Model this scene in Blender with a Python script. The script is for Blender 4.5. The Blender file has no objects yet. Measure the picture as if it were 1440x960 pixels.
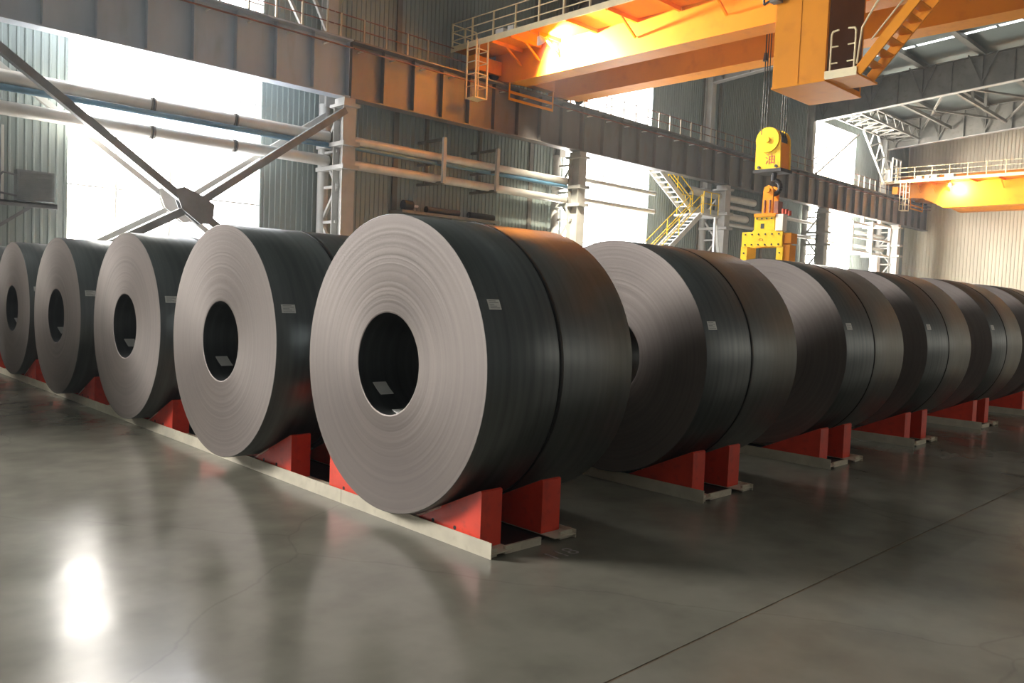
import bpy, math, random
from mathutils import Vector, Matrix
random.seed(7)
PI = math.pi
sc = bpy.context.scene
COL = sc.collection

# ------------------------------------------------------------------ camera
F_PX, YAW, PITCH, ROLL = 1152.0, 0.7981, -0.0551, 0.0401
CAM = Vector((-3.2265, -4.5017, 1.5832))
fw = Vector((math.cos(PITCH)*math.cos(YAW), math.cos(PITCH)*math.sin(YAW), math.sin(PITCH)))
rt = fw.cross(Vector((0, 0, 1))).normalized(); up = rt.cross(fw)
r2 = rt*math.cos(ROLL) + up*math.sin(ROLL); u2 = up*math.cos(ROLL) - rt*math.sin(ROLL)
cd = bpy.data.cameras.new('camera'); cam = bpy.data.objects.new('camera', cd); COL.objects.link(cam)
cam.matrix_world = Matrix(((r2.x, u2.x, -fw.x, CAM.x), (r2.y, u2.y, -fw.y, CAM.y), (r2.z, u2.z, -fw.z, CAM.z), (0, 0, 0, 1)))
cd.sensor_width = 36.0; cd.lens = F_PX*36.0/1440.0; cd.clip_end = 400; cd.clip_start = 0.05
sc.camera = cam

# ------------------------------------------------------------------ world, exposure
wd = bpy.data.worlds.new('world'); sc.world = wd; wd.use_nodes = True
bg = wd.node_tree.nodes['Background']; bg.inputs[0].default_value = (1.0, 0.97, 0.92, 1); bg.inputs[1].default_value = 1.0
# thin dusty haze in the hall air
vsc = wd.node_tree.nodes.new('ShaderNodeVolumeScatter'); vsc.inputs['Density'].default_value = 0.0011; vsc.inputs['Anisotropy'].default_value = 0.5
vsc.inputs['Color'].default_value = (0.86, 0.93, 1.0, 1)
wd.node_tree.links.new(vsc.outputs[0], wd.node_tree.nodes['World Output'].inputs['Volume'])
vs = sc.view_settings
vs.view_transform = 'Standard'; vs.look = 'None'; vs.gamma = 1.0; vs.use_curve_mapping = False
vs.exposure = 0.0
WIN_STRENGTH = 44.0
FROSTED = 11.0
SIDE_WIN = 98.0
LAMP_W = 14000.0
sc.cycles.use_denoising = True
sc.cycles.use_adaptive_sampling = True; sc.cycles.adaptive_threshold = 0.05
sc.cycles.max_bounces = 6; sc.cycles.diffuse_bounces = 4; sc.cycles.glossy_bounces = 3
sc.cycles.sample_clamp_indirect = 12.0

# ------------------------------------------------------------------ materials
def newmat(name):
    m = bpy.data.materials.new(name); m.use_nodes = True
    nt = m.node_tree; b = nt.nodes['Principled BSDF']
    return m, nt, b
def N(nt, typ, **kw):
    n = nt.nodes.new(typ)
    for k, v in kw.items(): setattr(n, k, v)
    return n
def ramp(nt, fac, stops):
    r = N(nt, 'ShaderNodeValToRGB'); e = r.color_ramp.elements
    while len(e) < len(stops): e.new(0.5)
    for i, (p, c) in enumerate(stops): e[i].position = p; e[i].color = (*c, 1)
    nt.links.new(fac, r.inputs[0]); return r.outputs[0]
def mat(name, c, rough=0.6, metal=0.0, var=0.25, scale=2.0, stretch=(1, 1, 1), bump=0.0, bscale=30.0, dirt=None, spec=0.5):
    """painted or bare surface: colour broken up by noise, optional dirt blotches and fine relief"""
    m, nt, b = newmat(name); L = nt.links.new
    tc = N(nt, 'ShaderNodeTexCoord'); mp = N(nt, 'ShaderNodeMapping'); mp.inputs['Scale'].default_value = stretch
    L(tc.outputs['Object'], mp.inputs[0])
    nz = N(nt, 'ShaderNodeTexNoise'); nz.inputs['Scale'].default_value = scale; nz.inputs['Detail'].default_value = 6
    L(mp.outputs[0], nz.inputs['Vector'])
    lo = tuple(v*(1-var) for v in c); hi = tuple(min(1, v*(1+var)) for v in c)
    col = ramp(nt, nz.outputs[0], [(0.32, lo), (0.68, hi)])
    if dirt:
        n2 = N(nt, 'ShaderNodeTexNoise'); n2.inputs['Scale'].default_value = scale*2.7; n2.inputs['Detail'].default_value = 8
        L(mp.outputs[0], n2.inputs['Vector'])
        fac = ramp(nt, n2.outputs[0], [(0.55, (0, 0, 0)), (0.72, (0.8, 0.8, 0.8))])
        mx = N(nt, 'ShaderNodeMix', data_type='RGBA'); L(fac, mx.inputs['Factor']); L(col, mx.inputs['A'])
        mx.inputs['B'].default_value = (*dirt, 1); col = mx.outputs['Result']
    L(col, b.inputs['Base Color'])
    b.inputs['Roughness'].default_value = rough; b.inputs['Metallic'].default_value = metal
    b.inputs['Specular IOR Level'].default_value = spec
    if bump:
        n3 = N(nt, 'ShaderNodeTexNoise'); n3.inputs['Scale'].default_value = bscale; L(mp.outputs[0], n3.inputs['Vector'])
        bp = N(nt, 'ShaderNodeBump'); bp.inputs['Strength'].default_value = bump; L(n3.outputs[0], bp.inputs['Height']); L(bp.outputs[0], b.inputs['Normal'])
    return m
M = {}
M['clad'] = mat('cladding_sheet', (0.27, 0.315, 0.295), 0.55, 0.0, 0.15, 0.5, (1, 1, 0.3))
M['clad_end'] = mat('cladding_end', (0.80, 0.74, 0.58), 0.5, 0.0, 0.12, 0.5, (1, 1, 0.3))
M['roof'] = mat('roof_sheet', (0.17, 0.20, 0.185), 0.5, 0.0, 0.15, 0.4)
M['steel_grey'] = mat('grey_painted_steel', (0.165, 0.155, 0.13), 0.5, 0.0, 0.2, 1.2, dirt=(0.12, 0.10, 0.075))
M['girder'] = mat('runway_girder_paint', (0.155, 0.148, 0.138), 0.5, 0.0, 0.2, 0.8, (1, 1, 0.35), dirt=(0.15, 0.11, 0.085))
M['girder_blue_glare'] = mat('blue_grey_paint_with_glare', (0.43, 0.48, 0.55), 0.5, 0.0, 0.12, 0.8, (1, 1, 0.35), dirt=(0.37, 0.40, 0.44))  # own blue-grey tint, lightened further to carry veiling glare from the window
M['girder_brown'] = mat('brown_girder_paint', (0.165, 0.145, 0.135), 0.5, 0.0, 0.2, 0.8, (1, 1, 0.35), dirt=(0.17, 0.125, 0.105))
M['column'] = mat('column_paint', (0.48, 0.47, 0.44), 0.5, 0.0, 0.12, 1.5)
M['clad_dark'] = mat('dark_cladding', (0.07, 0.075, 0.075), 0.6, 0.0, 0.15, 0.5)
M['clad_pale'] = mat('pale_dado_cladding', (0.55, 0.52, 0.44), 0.6, 0.0, 0.1, 0.5)
M['pipe'] = mat('pipe_jacket', (0.62, 0.60, 0.55), 0.4, 0.2, 0.1, 2.0)
M['pipe_blue'] = mat('blue_pipe_paint', (0.09, 0.20, 0.30), 0.45, 0.0, 0.15, 2.0)
M['brace'] = mat('brace_paint', (0.17, 0.175, 0.18), 0.5, 0.0, 0.2, 2.0)
M['yellow'] = mat('crane_orange_paint', (0.82, 0.30, 0.012), 0.5, 0.0, 0.06, 0.7, dirt=(0.70, 0.24, 0.012), spec=0.15)
M['yellow2'] = mat('hook_yellow_paint', (0.88, 0.58, 0.015), 0.45, 0.0, 0.06, 2.0, dirt=(0.68, 0.42, 0.02), spec=0.2)
M['railing'] = mat('railing_paint', (0.90, 0.76, 0.46), 0.45, 0.0, 0.08, 2.0)
M['rail_white'] = mat('pale_handrail_paint', (0.50, 0.43, 0.31), 0.45, 0.0, 0.1, 2.0)
M['rust'] = mat('rusty_conductor', (0.22, 0.085, 0.06), 0.7, 0.0, 0.3, 5.0)
M['dark'] = mat('dark_rubber', (0.025, 0.025, 0.027), 0.6, 0.0, 0.3, 4.0)
M['black'] = mat('black_steel', (0.03, 0.03, 0.032), 0.4, 0.5, 0.3, 4.0)
M['red'] = mat('red_chock_paint', (0.78, 0.062, 0.03), 0.42, 0.0, 0.10, 5.0, dirt=(0.58, 0.05, 0.03), bump=0.05)
M['redwear'] = mat('worn_edge', (0.80, 0.52, 0.44), 0.5, 0.0, 0.2, 20.0)
M['kerb'] = mat('cream_kerb_paint', (0.62, 0.57, 0.45), 0.5, 0.0, 0.10, 6.0, dirt=(0.54, 0.49, 0.38))
M['paper'] = mat('paper_label', (0.72, 0.71, 0.68), 0.7, 0.0, 0.05, 3.0)
M['print'] = mat('label_print', (0.22, 0.22, 0.23), 0.7, 0.0, 0.1, 3.0)
M['strap'] = mat('steel_strap', (0.016, 0.018, 0.02), 0.42, 0.6, 0.2, 8.0)
M['white'] = mat('white_paint', (0.78, 0.77, 0.73), 0.5, 0.0, 0.08, 3.0)
M['ac'] = mat('grey_condenser_case', (0.20, 0.215, 0.22), 0.5, 0.0, 0.1, 3.0)
M['stain_red'] = mat('red_stencil', (0.45, 0.06, 0.03), 0.6, 0.0, 0.3, 9.0)
M['joint'] = mat('joint_filler', (0.13, 0.095, 0.06), 0.8, 0.0, 0.3, 6.0)
M['floor_mark'] = mat('worn_floor_paint', (0.34, 0.30, 0.28), 0.6, 0.0, 0.5, 30.0)

def emis(name, c, s):
    m, nt, b = newmat(name)
    b.inputs['Base Color'].default_value = (0.12, 0.12, 0.12, 1); b.inputs['Roughness'].default_value = 0.4
    nz = N(nt, 'ShaderNodeTexNoise'); nz.inputs['Scale'].default_value = 0.35
    tc = N(nt, 'ShaderNodeTexCoord'); nt.links.new(tc.outputs['Object'], nz.inputs['Vector'])
    col = ramp(nt, nz.outputs[0], [(0.3, tuple(v*0.96 for v in c)), (0.7, c)])
    nt.links.new(col, b.inputs['Emission Color'])
    b.inputs['Emission Strength'].default_value = s
    return m
M['daylight'] = emis('daylit_translucent_pane', (1.0, 0.95, 0.88), WIN_STRENGTH)
M['sidelight'] = emis('daylit_clear_pane', (1.0, 0.96, 0.91), SIDE_WIN)
M['frosted'] = emis('daylit_frosted_pane', (0.97, 0.97, 1.0), FROSTED)
M['aisle_fill'] = emis('aisle_fill_pane', (1.0, 0.92, 0.78), 1.7)  # glow of the added aisle windows, feeding the coil side highlights
M['skylight'] = emis('daylit_roof_strip', (0.95, 1.0, 0.98), 3.0)
M['lamp'] = emis('lamp_glass', (1.0, 0.95, 0.85), 2.5)

def floor_mat():
    m, nt, b = newmat('polished_concrete'); L = nt.links.new
    tc = N(nt, 'ShaderNodeTexCoord')
    n1 = N(nt, 'ShaderNodeTexNoise'); n1.inputs['Scale'].default_value = 0.55; n1.inputs['Detail'].default_value = 7; n1.inputs['Roughness'].default_value = 0.6
    L(tc.outputs['Object'], n1.inputs['Vector'])
    col = ramp(nt, n1.outputs[0], [(0.30, (0.155, 0.149, 0.122)), (0.5, (0.208, 0.198, 0.162)), (0.72, (0.262, 0.247, 0.200))])
    # hairline cracks
    n4 = N(nt, 'ShaderNodeTexNoise'); n4.inputs['Scale'].default_value = 1.5; n4.inputs['Detail'].default_value = 5
    L(tc.outputs['Object'], n4.inputs['Vector'])
    mxv = N(nt, 'ShaderNodeMix', data_type='VECTOR'); mxv.inputs['Factor'].default_value = 0.25
    L(tc.outputs['Object'], mxv.inputs['A']); L(n4.outputs['Color'], mxv.inputs['B'])
    vo = N(nt, 'ShaderNodeTexVoronoi', feature='DISTANCE_TO_EDGE'); vo.inputs['Scale'].default_value = 0.45
    L(mxv.outputs['Result'], vo.inputs['Vector'])
    cr = ramp(nt, vo.outputs['Distance'], [(0.0, (0.86, 0.86, 0.86)), (0.0018, (1, 1, 1))])
    # stains
    n2 = N(nt, 'ShaderNodeTexNoise'); n2.inputs['Scale'].default_value = 3.0; n2.inputs['Detail'].default_value = 8
    L(tc.outputs['Object'], n2.inputs['Vector'])
    st = ramp(nt, n2.outputs[0], [(0.3, (0.8, 0.8, 0.8)), (0.6, (1, 1, 1))])
    mu = N(nt, 'ShaderNodeMix', data_type='RGBA', blend_type='MULTIPLY'); mu.inputs['Factor'].default_value = 1; L(col, mu.inputs['A']); L(cr, mu.inputs['B'])
    mu2 = N(nt, 'ShaderNodeMix', data_type='RGBA', blend_type='MULTIPLY'); mu2.inputs['Factor'].default_value = 1; L(mu.outputs['Result'], mu2.inputs['A']); L(st, mu2.inputs['B'])
    L(mu2.outputs['Result'], b.inputs['Base Color'])
    n3 = N(nt, 'ShaderNodeTexNoise'); n3.inputs['Scale'].default_value = 1.1; n3.inputs['Detail'].default_value = 6
    L(tc.outputs['Object'], n3.inputs['Vector'])
    rr = ramp(nt, n3.outputs[0], [(0.3, (0.13, 0.13, 0.13)), (0.7, (0.27, 0.27, 0.27))])
    L(rr, b.inputs['Roughness'])
    b.inputs['Specular IOR Level'].default_value = 0.19
    n5 = N(nt, 'ShaderNodeTexNoise'); n5.inputs['Scale'].default_value = 1.3; n5.inputs['Detail'].default_value = 3
    L(tc.outputs['Object'], n5.inputs['Vector'])
    bp = N(nt, 'ShaderNodeBump'); bp.inputs['Strength'].default_value = 0.06; bp.inputs['Distance'].default_value = 0.05
    L(n5.outputs[0], bp.inputs['Height']); L(bp.outputs[0], b.inputs['Normal'])
    return m
M['floor'] = floor_mat()

def coil_face_mat():
    m, nt, b = newmat('coil_end_laminations'); L = nt.links.new
    tc = N(nt, 'ShaderNodeTexCoord'); sx = N(nt, 'ShaderNodeSeparateXYZ'); L(tc.outputs['Object'], sx.inputs[0])
    cb = N(nt, 'ShaderNodeCombineXYZ'); L(sx.outputs['Y'], cb.inputs[1]); L(sx.outputs['Z'], cb.inputs[2])
    ln = N(nt, 'ShaderNodeVectorMath', operation='LENGTH'); L(cb.outputs[0], ln.inputs[0])
    c2 = N(nt, 'ShaderNodeCombineXYZ'); L(ln.outputs['Value'], c2.inputs[0])
    nz = N(nt, 'ShaderNodeTexNoise'); nz.inputs['Scale'].default_value = 34.0; nz.inputs['Detail'].default_value = 5; nz.inputs['Roughness'].default_value = 0.7
    oi = N(nt, 'ShaderNodeObjectInfo'); L(oi.outputs['Random'], c2.inputs[1]); L(c2.outputs[0], nz.inputs['Vector'])
    col = ramp(nt, nz.outputs[0], [(0.25, (0.138, 0.119, 0.107)), (0.5, (0.170, 0.145, 0.130)), (0.75, (0.197, 0.167, 0.150))])
    n2 = N(nt, 'ShaderNodeTexNoise'); n2.inputs['Scale'].default_value = 1.6; n2.inputs['Detail'].default_value = 4; L(tc.outputs['Object'], n2.inputs['Vector'])
    v = ramp(nt, n2.outputs[0], [(0.3, (0.9, 0.9, 0.92)), (0.7, (1, 1, 1))])
    mu = N(nt, 'ShaderNodeMix', data_type='RGBA', blend_type='MULTIPLY'); mu.inputs['Factor'].default_value = 1; L(col, mu.inputs['A']); L(v, mu.inputs['B'])
    L(mu.outputs['Result'], b.inputs['Base Color'])
    b.inputs['Roughness'].default_value = 0.5; b.inputs['Metallic'].default_value = 0.35
    b.inputs['Anisotropic'].default_value = 0.4
    tg = N(nt, 'ShaderNodeTangent', direction_type='RADIAL', axis='X'); L(tg.outputs[0], b.inputs['Tangent'])
    bp = N(nt, 'ShaderNodeBump'); bp.inputs['Strength'].default_value = 0.10; bp.inputs['Distance'].default_value = 0.003
    L(nz.outputs[0], bp.inputs['Height']); L(bp.outputs[0], b.inputs['Normal'])
    return m
M['coil_face'] = coil_face_mat()
def coil_side_mat():
    m, nt, b = newmat('hot_rolled_strip'); L = nt.links.new
    tc = N(nt, 'ShaderNodeTexCoord'); mp = N(nt, 'ShaderNodeMapping'); mp.inputs['Scale'].default_value = (9, 0.5, 0.5); L(tc.outputs['Object'], mp.inputs[0])
    nz = N(nt, 'ShaderNodeTexNoise'); nz.inputs['Scale'].default_value = 2.2; nz.inputs['Detail'].default_value = 7; L(mp.outputs[0], nz.inputs['Vector'])
    col = ramp(nt, nz.outputs[0], [(0.3, (0.115, 0.127, 0.13)), (0.7, (0.165, 0.178, 0.18))])
    L(col, b.inputs['Base Color'])
    n2 = N(nt, 'ShaderNodeTexNoise'); n2.inputs['Scale'].default_value = 1.5; n2.inputs['Detail'].default_value = 6; L(tc.outputs['Object'], n2.inputs['Vector'])
    L(ramp(nt, n2.outputs[0], [(0.3, (0.34, 0.34, 0.34)), (0.7, (0.43, 0.43, 0.43))]), b.inputs['Roughness'])
    b.inputs['Metallic'].default_value = 0.85
    return m
M['coil_side'] = coil_side_mat()

# ------------------------------------------------------------------ mesh helpers
WL = {}                                                   # world origin of each object
class MB:
    def __init__(s): s.v = []; s.f = []; s.mi = []; s.cur = 0; s.sm = []
    def add(s, vs, fs, smooth=False):
        o = len(s.v); s.v += [tuple(v) for v in vs]
        for f in fs: s.f.append(tuple(i+o for i in f)); s.mi.append(s.cur); s.sm.append(smooth)
        return s
    def box(s, x0, x1, y0, y1, z0, z1):
        vs = [(x, y, z) for x in (x0, x1) for y in (y0, y1) for z in (z0, z1)]
        return s.add(vs, [(0, 1, 3, 2), (4, 6, 7, 5), (0, 4, 5, 1), (2, 3, 7, 6), (0, 2, 6, 4), (1, 5, 7, 3)])
    def bar(s, p, q, w, h=None):
        """rectangular bar from p to q"""
        h = h or w; p = Vector(p); q = Vector(q); d = (q-p).normalized()
        ref = Vector((0, 0, 1)) if abs(d.z) < 0.95 else Vector((0, 1, 0))
        a = d.cross(ref).normalized()*(w/2); b = a.cross(d).normalized()*(h/2)
        vs = [p-a-b, p+a-b, p+a+b, p-a+b, q-a-b, q+a-b, q+a+b, q-a+b]
        return s.add(vs, [(3, 2, 1, 0), (4, 5, 6, 7), (0, 1, 5, 4), (1, 2, 6, 5), (2, 3, 7, 6), (3, 0, 4, 7)])
    def tube(s, p, q, r, n=10, r1=None):
        r1 = r if r1 is None else r1
        p = Vector(p); q = Vector(q); d = (q-p).normalized()
        ref = Vector((0, 0, 1)) if abs(d.z) < 0.95 else Vector((0, 1, 0))
        a = d.cross(ref).normalized(); b = a.cross(d).normalized()
        vs = []
        for k in range(n):
            t = 2*PI*k/n; e = a*math.cos(t)+b*math.sin(t); vs += [p+e*r, q+e*r1]
        s.add(vs, [(2*k, 2*((k+1) % n), 2*((k+1) % n)+1, 2*k+1) for k in range(n)], True)
        s.add([vs[2*k] for k in range(n)], [tuple(range(n-1, -1, -1))]); s.add([vs[2*k+1] for k in range(n)], [tuple(range(n))])
        return s
    def path(s, pts, r, n=8):
        for a, b in zip(pts[:-1], pts[1:]): s.tube(a, b, r, n)
        return s
    def prism(s, poly, axis, a, b):
        """polygon in the plane across axis, extruded from a to b"""
        def P(u, v, t): return {'x': (t, u, v), 'y': (u, t, v), 'z': (u, v, t)}[axis]
        n = len(poly); vs = [P(u, v, a) for u, v in poly]+[P(u, v, b) for u, v in poly]
        return s.add(vs, [tuple(range(n-1, -1, -1)), tuple(range(n, 2*n))]+[(i, (i+1) % n, (i+1) % n+n, i+n) for i in range(n)])
    def mesh(s, name, mats, org=(0, 0, 0)):
        me = bpy.data.meshes.new(name)
        me.from_pydata([(v[0]-org[0], v[1]-org[1], v[2]-org[2]) for v in s.v], [], s.f)
        for mm in (mats if isinstance(mats, (list, tuple)) else [mats]): me.materials.append(mm)
        me.polygons.foreach_set('material_index', s.mi); me.polygons.foreach_set('use_smooth', s.sm)
        import bmesh
        bm = bmesh.new(); bm.from_mesh(me); bmesh.ops.recalc_face_normals(bm, faces=bm.faces); bm.to_mesh(me); bm.free()
        me.update(); return me
    def build(s, name, mats, parent=None, org=None):
        if parent is not None: org = WL[parent.name]
        elif org is None:
            xs, ys, zs = zip(*s.v); org = ((min(xs)+max(xs))/2, (min(ys)+max(ys))/2, min(zs))
        me = s.mesh(name, mats, org)
        o = bpy.data.objects.new(name, me); COL.objects.link(o)
        if parent is not None: o.parent = parent
        else: o.location = org
        WL[o.name] = tuple(org); return o
def place(me, name, parent, loc):
    """another piece that shares mesh data; loc in world coordinates"""
    o = bpy.data.objects.new(name, me); COL.objects.link(o)
    w = WL[parent.name]; o.parent = parent
    o.location = tuple(loc[i]-w[i] for i in range(3)); WL[o.name] = tuple(loc); return o
def thing(name, loc, label, cat, group=None):
    o = bpy.data.objects.new(name, None); COL.objects.link(o); o.location = loc; o.empty_display_size = 0.2
    WL[o.name] = tuple(loc); return tag(o, label, cat, group)
def tag(o, label, cat, group=None):
    o['label'] = label; o['category'] = cat
    if group: o['group'] = group
    return o
def struct(o, label=None, cat=None):
    o['kind'] = 'structure'
    if label: o['label'] = label
    if cat: o['category'] = cat
    return o
def sempty(name, loc, label, cat):
    o = bpy.data.objects.new(name, None); COL.objects.link(o); o.location = loc; WL[o.name] = tuple(loc)
    return struct(o, label, cat)

def corrugated_y(mb, x0, x1, z0, z1, y, pitch=0.2, d=0.035):
    """ribbed sheet in a plane of constant Y, ribs vertical, ribs proud towards -Y"""
    n = max(1, round((x1-x0)/pitch)); p = (x1-x0)/n; pr = []
    for i in range(n):
        a = x0+i*p
        pr += [(a, y), (a+p*0.62, y), (a+p*0.70, y-d), (a+p*0.92, y-d)]
    pr.append((x1, y)); vs = []
    for (x, yy) in pr: vs += [(x, yy, z0), (x, yy, z1)]
    mb.add(vs, [(2*i, 2*i+2, 2*i+3, 2*i+1) for i in range(len(pr)-1)])
    mb.box(x0, x1, y+0.03, y+0.08, z0, z1)
def corrugated_x(mb, y0, y1, z0, z1, x, pitch=0.25, d=0.045, sgn=-1):
    n = max(1, round((y1-y0)/pitch)); p = (y1-y0)/n; pr = []
    for i in range(n):
        a = y0+i*p
        pr += [(a, x), (a+p*0.62, x), (a+p*0.70, x+sgn*d), (a+p*0.92, x+sgn*d)]
    pr.append((y1, x)); vs = []
    for (yy, xx) in pr: vs += [(xx, yy, z0), (xx, yy, z1)]
    mb.add(vs, [(2*i, 2*i+2, 2*i+3, 2*i+1) for i in range(len(pr)-1)])
    t = -sgn
    mb.box(min(x+t*0.03, x+t*0.08), max(x+t*0.03, x+t*0.08), y0, y1, z0, z1)

# ------------------------------------------------------------------ the hall
X0, X1, YL, YR = -36.0, 66.0, 21.5, -11.0
COLX = [0.23+12.0*k for k in range(-3, 6)]               # column lines
JY = -2.44
fl = sempty('floor', (15, 5, 0), 'grey polished concrete floor with soft window reflections', 'floor')
MB().box(X0-1, X1+1, YR-1, JY-0.007, -0.2, 0).build('floor_slab', M['floor'], fl)
MB().box(X0-1, X1+1, JY+0.007, YL+1, -0.2, 0).build('floor_slab', M['floor'], fl)
MB().box(X0-1, X1+1, JY-0.007, JY+0.007, -0.2, -0.002).build('joint_filler', M['joint'], fl)

WINS = [(-22.0, -13.0), (4.02, 9.98), (24.9, 31.55), (48.9, 56.0)]
WZ0, WZ1, ROOFZ = 0.9, 14.2, 16.0
wl = sempty('wall_left', (15, YL, 0), 'grey green ribbed metal sheet wall behind the runway girders', 'wall')
edges = [X0]+[e for w in WINS for e in w]+[X1]
for a, b in zip(edges[0::2], edges[1::2]):
    cuts = [a]+[c for c in (COLX) if a+1 < c < b-1]+[b]
    for p, q in zip(cuts[:-1], cuts[1:]):
        mb = MB(); corrugated_y(mb, p, q, 0, 16.2, YL); mb.build('wall_sheet', M['clad'], wl)
        if p > a: MB().box(p-0.09, p+0.09, YL-0.07, YL-0.02, 0, 16.2).build('joint_cover', M['steel_grey'], wl)
for (a, b) in WINS:
    mb = MB(); corrugated_y(mb, a, b, 0, WZ0 if a > 0 else 7.5, YL); mb.build('wall_sheet', M['clad'], wl)
    mb = MB(); corrugated_y(mb, a, b, WZ1, 16.2, YL); mb.build('wall_sheet', M['clad'], wl)
wn = ['upper daylit window strip beyond the left edge of view',
      'tall glowing window strip behind the big cross brace at left', 'tall glowing window strip behind the zigzag stair',
      'tall glowing window strip nearest the sunlit end wall']
for i, (a, b) in enumerate(WINS):
    WZ0 = 0.9 if a > 0 else 7.5
    w = sempty('window_%d' % (i+1), ((a+b)/2, YL, WZ0), wn[i], 'window')
    mid = (a+b)/2 if a < 0 or a > 40 else a+1.35; zs = [WZ0]+[z for z in (4.3, 7.6, 10.9) if z > WZ0+0.5]+[WZ1]
    for (p, q) in ((a, mid), (mid, b)):
        for z0, z1 in zip(zs[:-1], zs[1:]):
            MB().box(p+0.03, q-0.03, YL+0.02, YL+0.06, z0+0.02, z1-0.02).build('pane', M['sidelight'] if a < 0 else (M['frosted'] if p > a and a < 40 else M['daylight']), w)
    for xm in ((mid,) if a < 0 or a > 40 else (mid, a+2.95)):
        MB().box(xm-0.035, xm+0.035, YL-0.03, YL+0.08, WZ0, WZ1).build('mullion', M['white'], w)
    for z in zs[1:-1]: MB().box(a, b, YL-0.01, YL+0.07, z-0.025, z+0.025).build('transom', M['white'], w)
    fr = MB(); fr.box(a-0.05, a+0.03, YL-0.05, YL+0.08, WZ0, WZ1); fr.box(b-0.03, b+0.05, YL-0.05, YL+0.08, WZ0, WZ1)
    fr.box(a, b, YL-0.05, YL+0.08, WZ0-0.05, WZ0+0.03); fr.box(a, b, YL-0.05, YL+0.08, WZ1-0.03, WZ1+0.05)
    fr.build('window_frame', M['clad'], w)

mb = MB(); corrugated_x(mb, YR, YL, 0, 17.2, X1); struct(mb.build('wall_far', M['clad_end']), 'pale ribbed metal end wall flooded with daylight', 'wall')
mb = MB(); corrugated_x(mb, YR, YL, 0, 17.2, X0, 0.4, 0.05, 1); struct(mb.build('wall_back', M['clad_dark']), 'ribbed metal wall behind the camera', 'wall')
wr = sempty('wall_right', (15, YR, 0), 'two tone ribbed metal wall on the open aisle side', 'wall')
RW = [(6.5, 17.5), (18.8, 29.5), (31.0, 41.5), (43.0, 53.5), (55.0, 64.5)]; RZ0, RZ1 = 2.0, 4.1  # unseen window bands, added to put a highlight along the coil sides
e = [X0]+[v for w in RW for v in w]+[X1]
def right_sheet(a, b, z0, z1):
    mb = MB(); mb.box(a, b, YR-0.1, YR, z0, z1); n = max(1, int((b-a)/0.5))
    for k in range(n): mb.box(a+k*0.5, a+k*0.5+0.12, YR, YR+0.04, z0, z1)
    mb.build('wall_sheet', M['clad_dark'], wr)
for a, b in zip(e[0::2], e[1::2]): right_sheet(a, b, 0, RZ1)
for (a, b) in RW: right_sheet(a, b, 0, RZ0)
right_sheet(X0, X1, RZ1, 16.4)
rn = ['nearest', 'second nearest', 'middle', 'fourth', 'farthest']
for i, (a, b) in enumerate(RW):
    w = sempty('window_%d' % (i+5), ((a+b)/2, YR, RZ0), 'unseen low aisle window band added for the coil highlights, %s of five' % rn[i], 'window')
    n = 4
    for j in range(n):
        MB().box(a+(b-a)*j/n+0.03, a+(b-a)*(j+1)/n-0.03, YR-0.06, YR-0.02, RZ0+0.03, RZ1-0.03).build('pane', M['aisle_fill'], w)
        MB().box(a+(b-a)*j/n-0.03, a+(b-a)*j/n+0.03, YR-0.08, YR+0.05, RZ0, RZ1).build('mullion', M['steel_grey'], w)
    fr = MB(); fr.box(a, b, YR-0.08, YR+0.05, RZ0-0.04, RZ0+0.03); fr.box(a, b, YR-0.08, YR+0.05, RZ1-0.03, RZ1+0.04); fr.box(b-0.03, b+0.03, YR-0.08, YR+0.05, RZ0, RZ1)
    fr.build('window_frame', M['steel_grey'], w)

RIDGE = 5.5
def roofz(y): return 16.95-0.065*abs(y-RIDGE)
ce = sempty('ceiling', (15, RIDGE, 16), 'grey green sheet roof on dark purlins with slim skylight strips', 'ceiling')
for (ya, yb) in ((YL+0.3, RIDGE), (RIDGE, YR-0.3)):
    strips = [-16, -4, 8, 20, 31.6, 45.0, 55.6]; e = [X0]
    for sx in strips: e += [sx-0.2, sx+0.2]
    e.append(X1)
    for p, q in zip(e[0::2], e[1::2]):
        MB().prism([(ya, roofz(ya)), (yb, roofz(yb)), (yb, roofz(yb)+0.08), (ya, roofz(ya)+0.08)], 'x', p, q).build('roof_sheet', M['roof'], ce)
    for sx in strips:
        n = 4
        for j in range(n):
            y0 = ya+(yb-ya)*(j+0.02)/n; y1 = ya+(yb-ya)*(j+0.98)/n
            MB().prism([(y0, roofz(y0)+0.02), (y1, roofz(y1)+0.02), (y1, roofz(y1)+0.06), (y0, roofz(y0)+0.06)], 'x', sx-0.2, sx+0.2).build('skylight_pane', M['skylight'], ce)
purl_y = [20.3, 17.3, 14.3, 11.1, 7.9, 4.6, 1.4, -1.8, -5.0, -8.2]
for y in purl_y:
    mb = MB(); z = roofz(y)
    mb.box(X0, X1, y-0.02, y+0.02, z-0.36, z-0.02); mb.box(X0, X1, y-0.17, y+0.17, z-0.40, z-0.36); mb.build('purlin', M['steel_grey'], ce)

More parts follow.
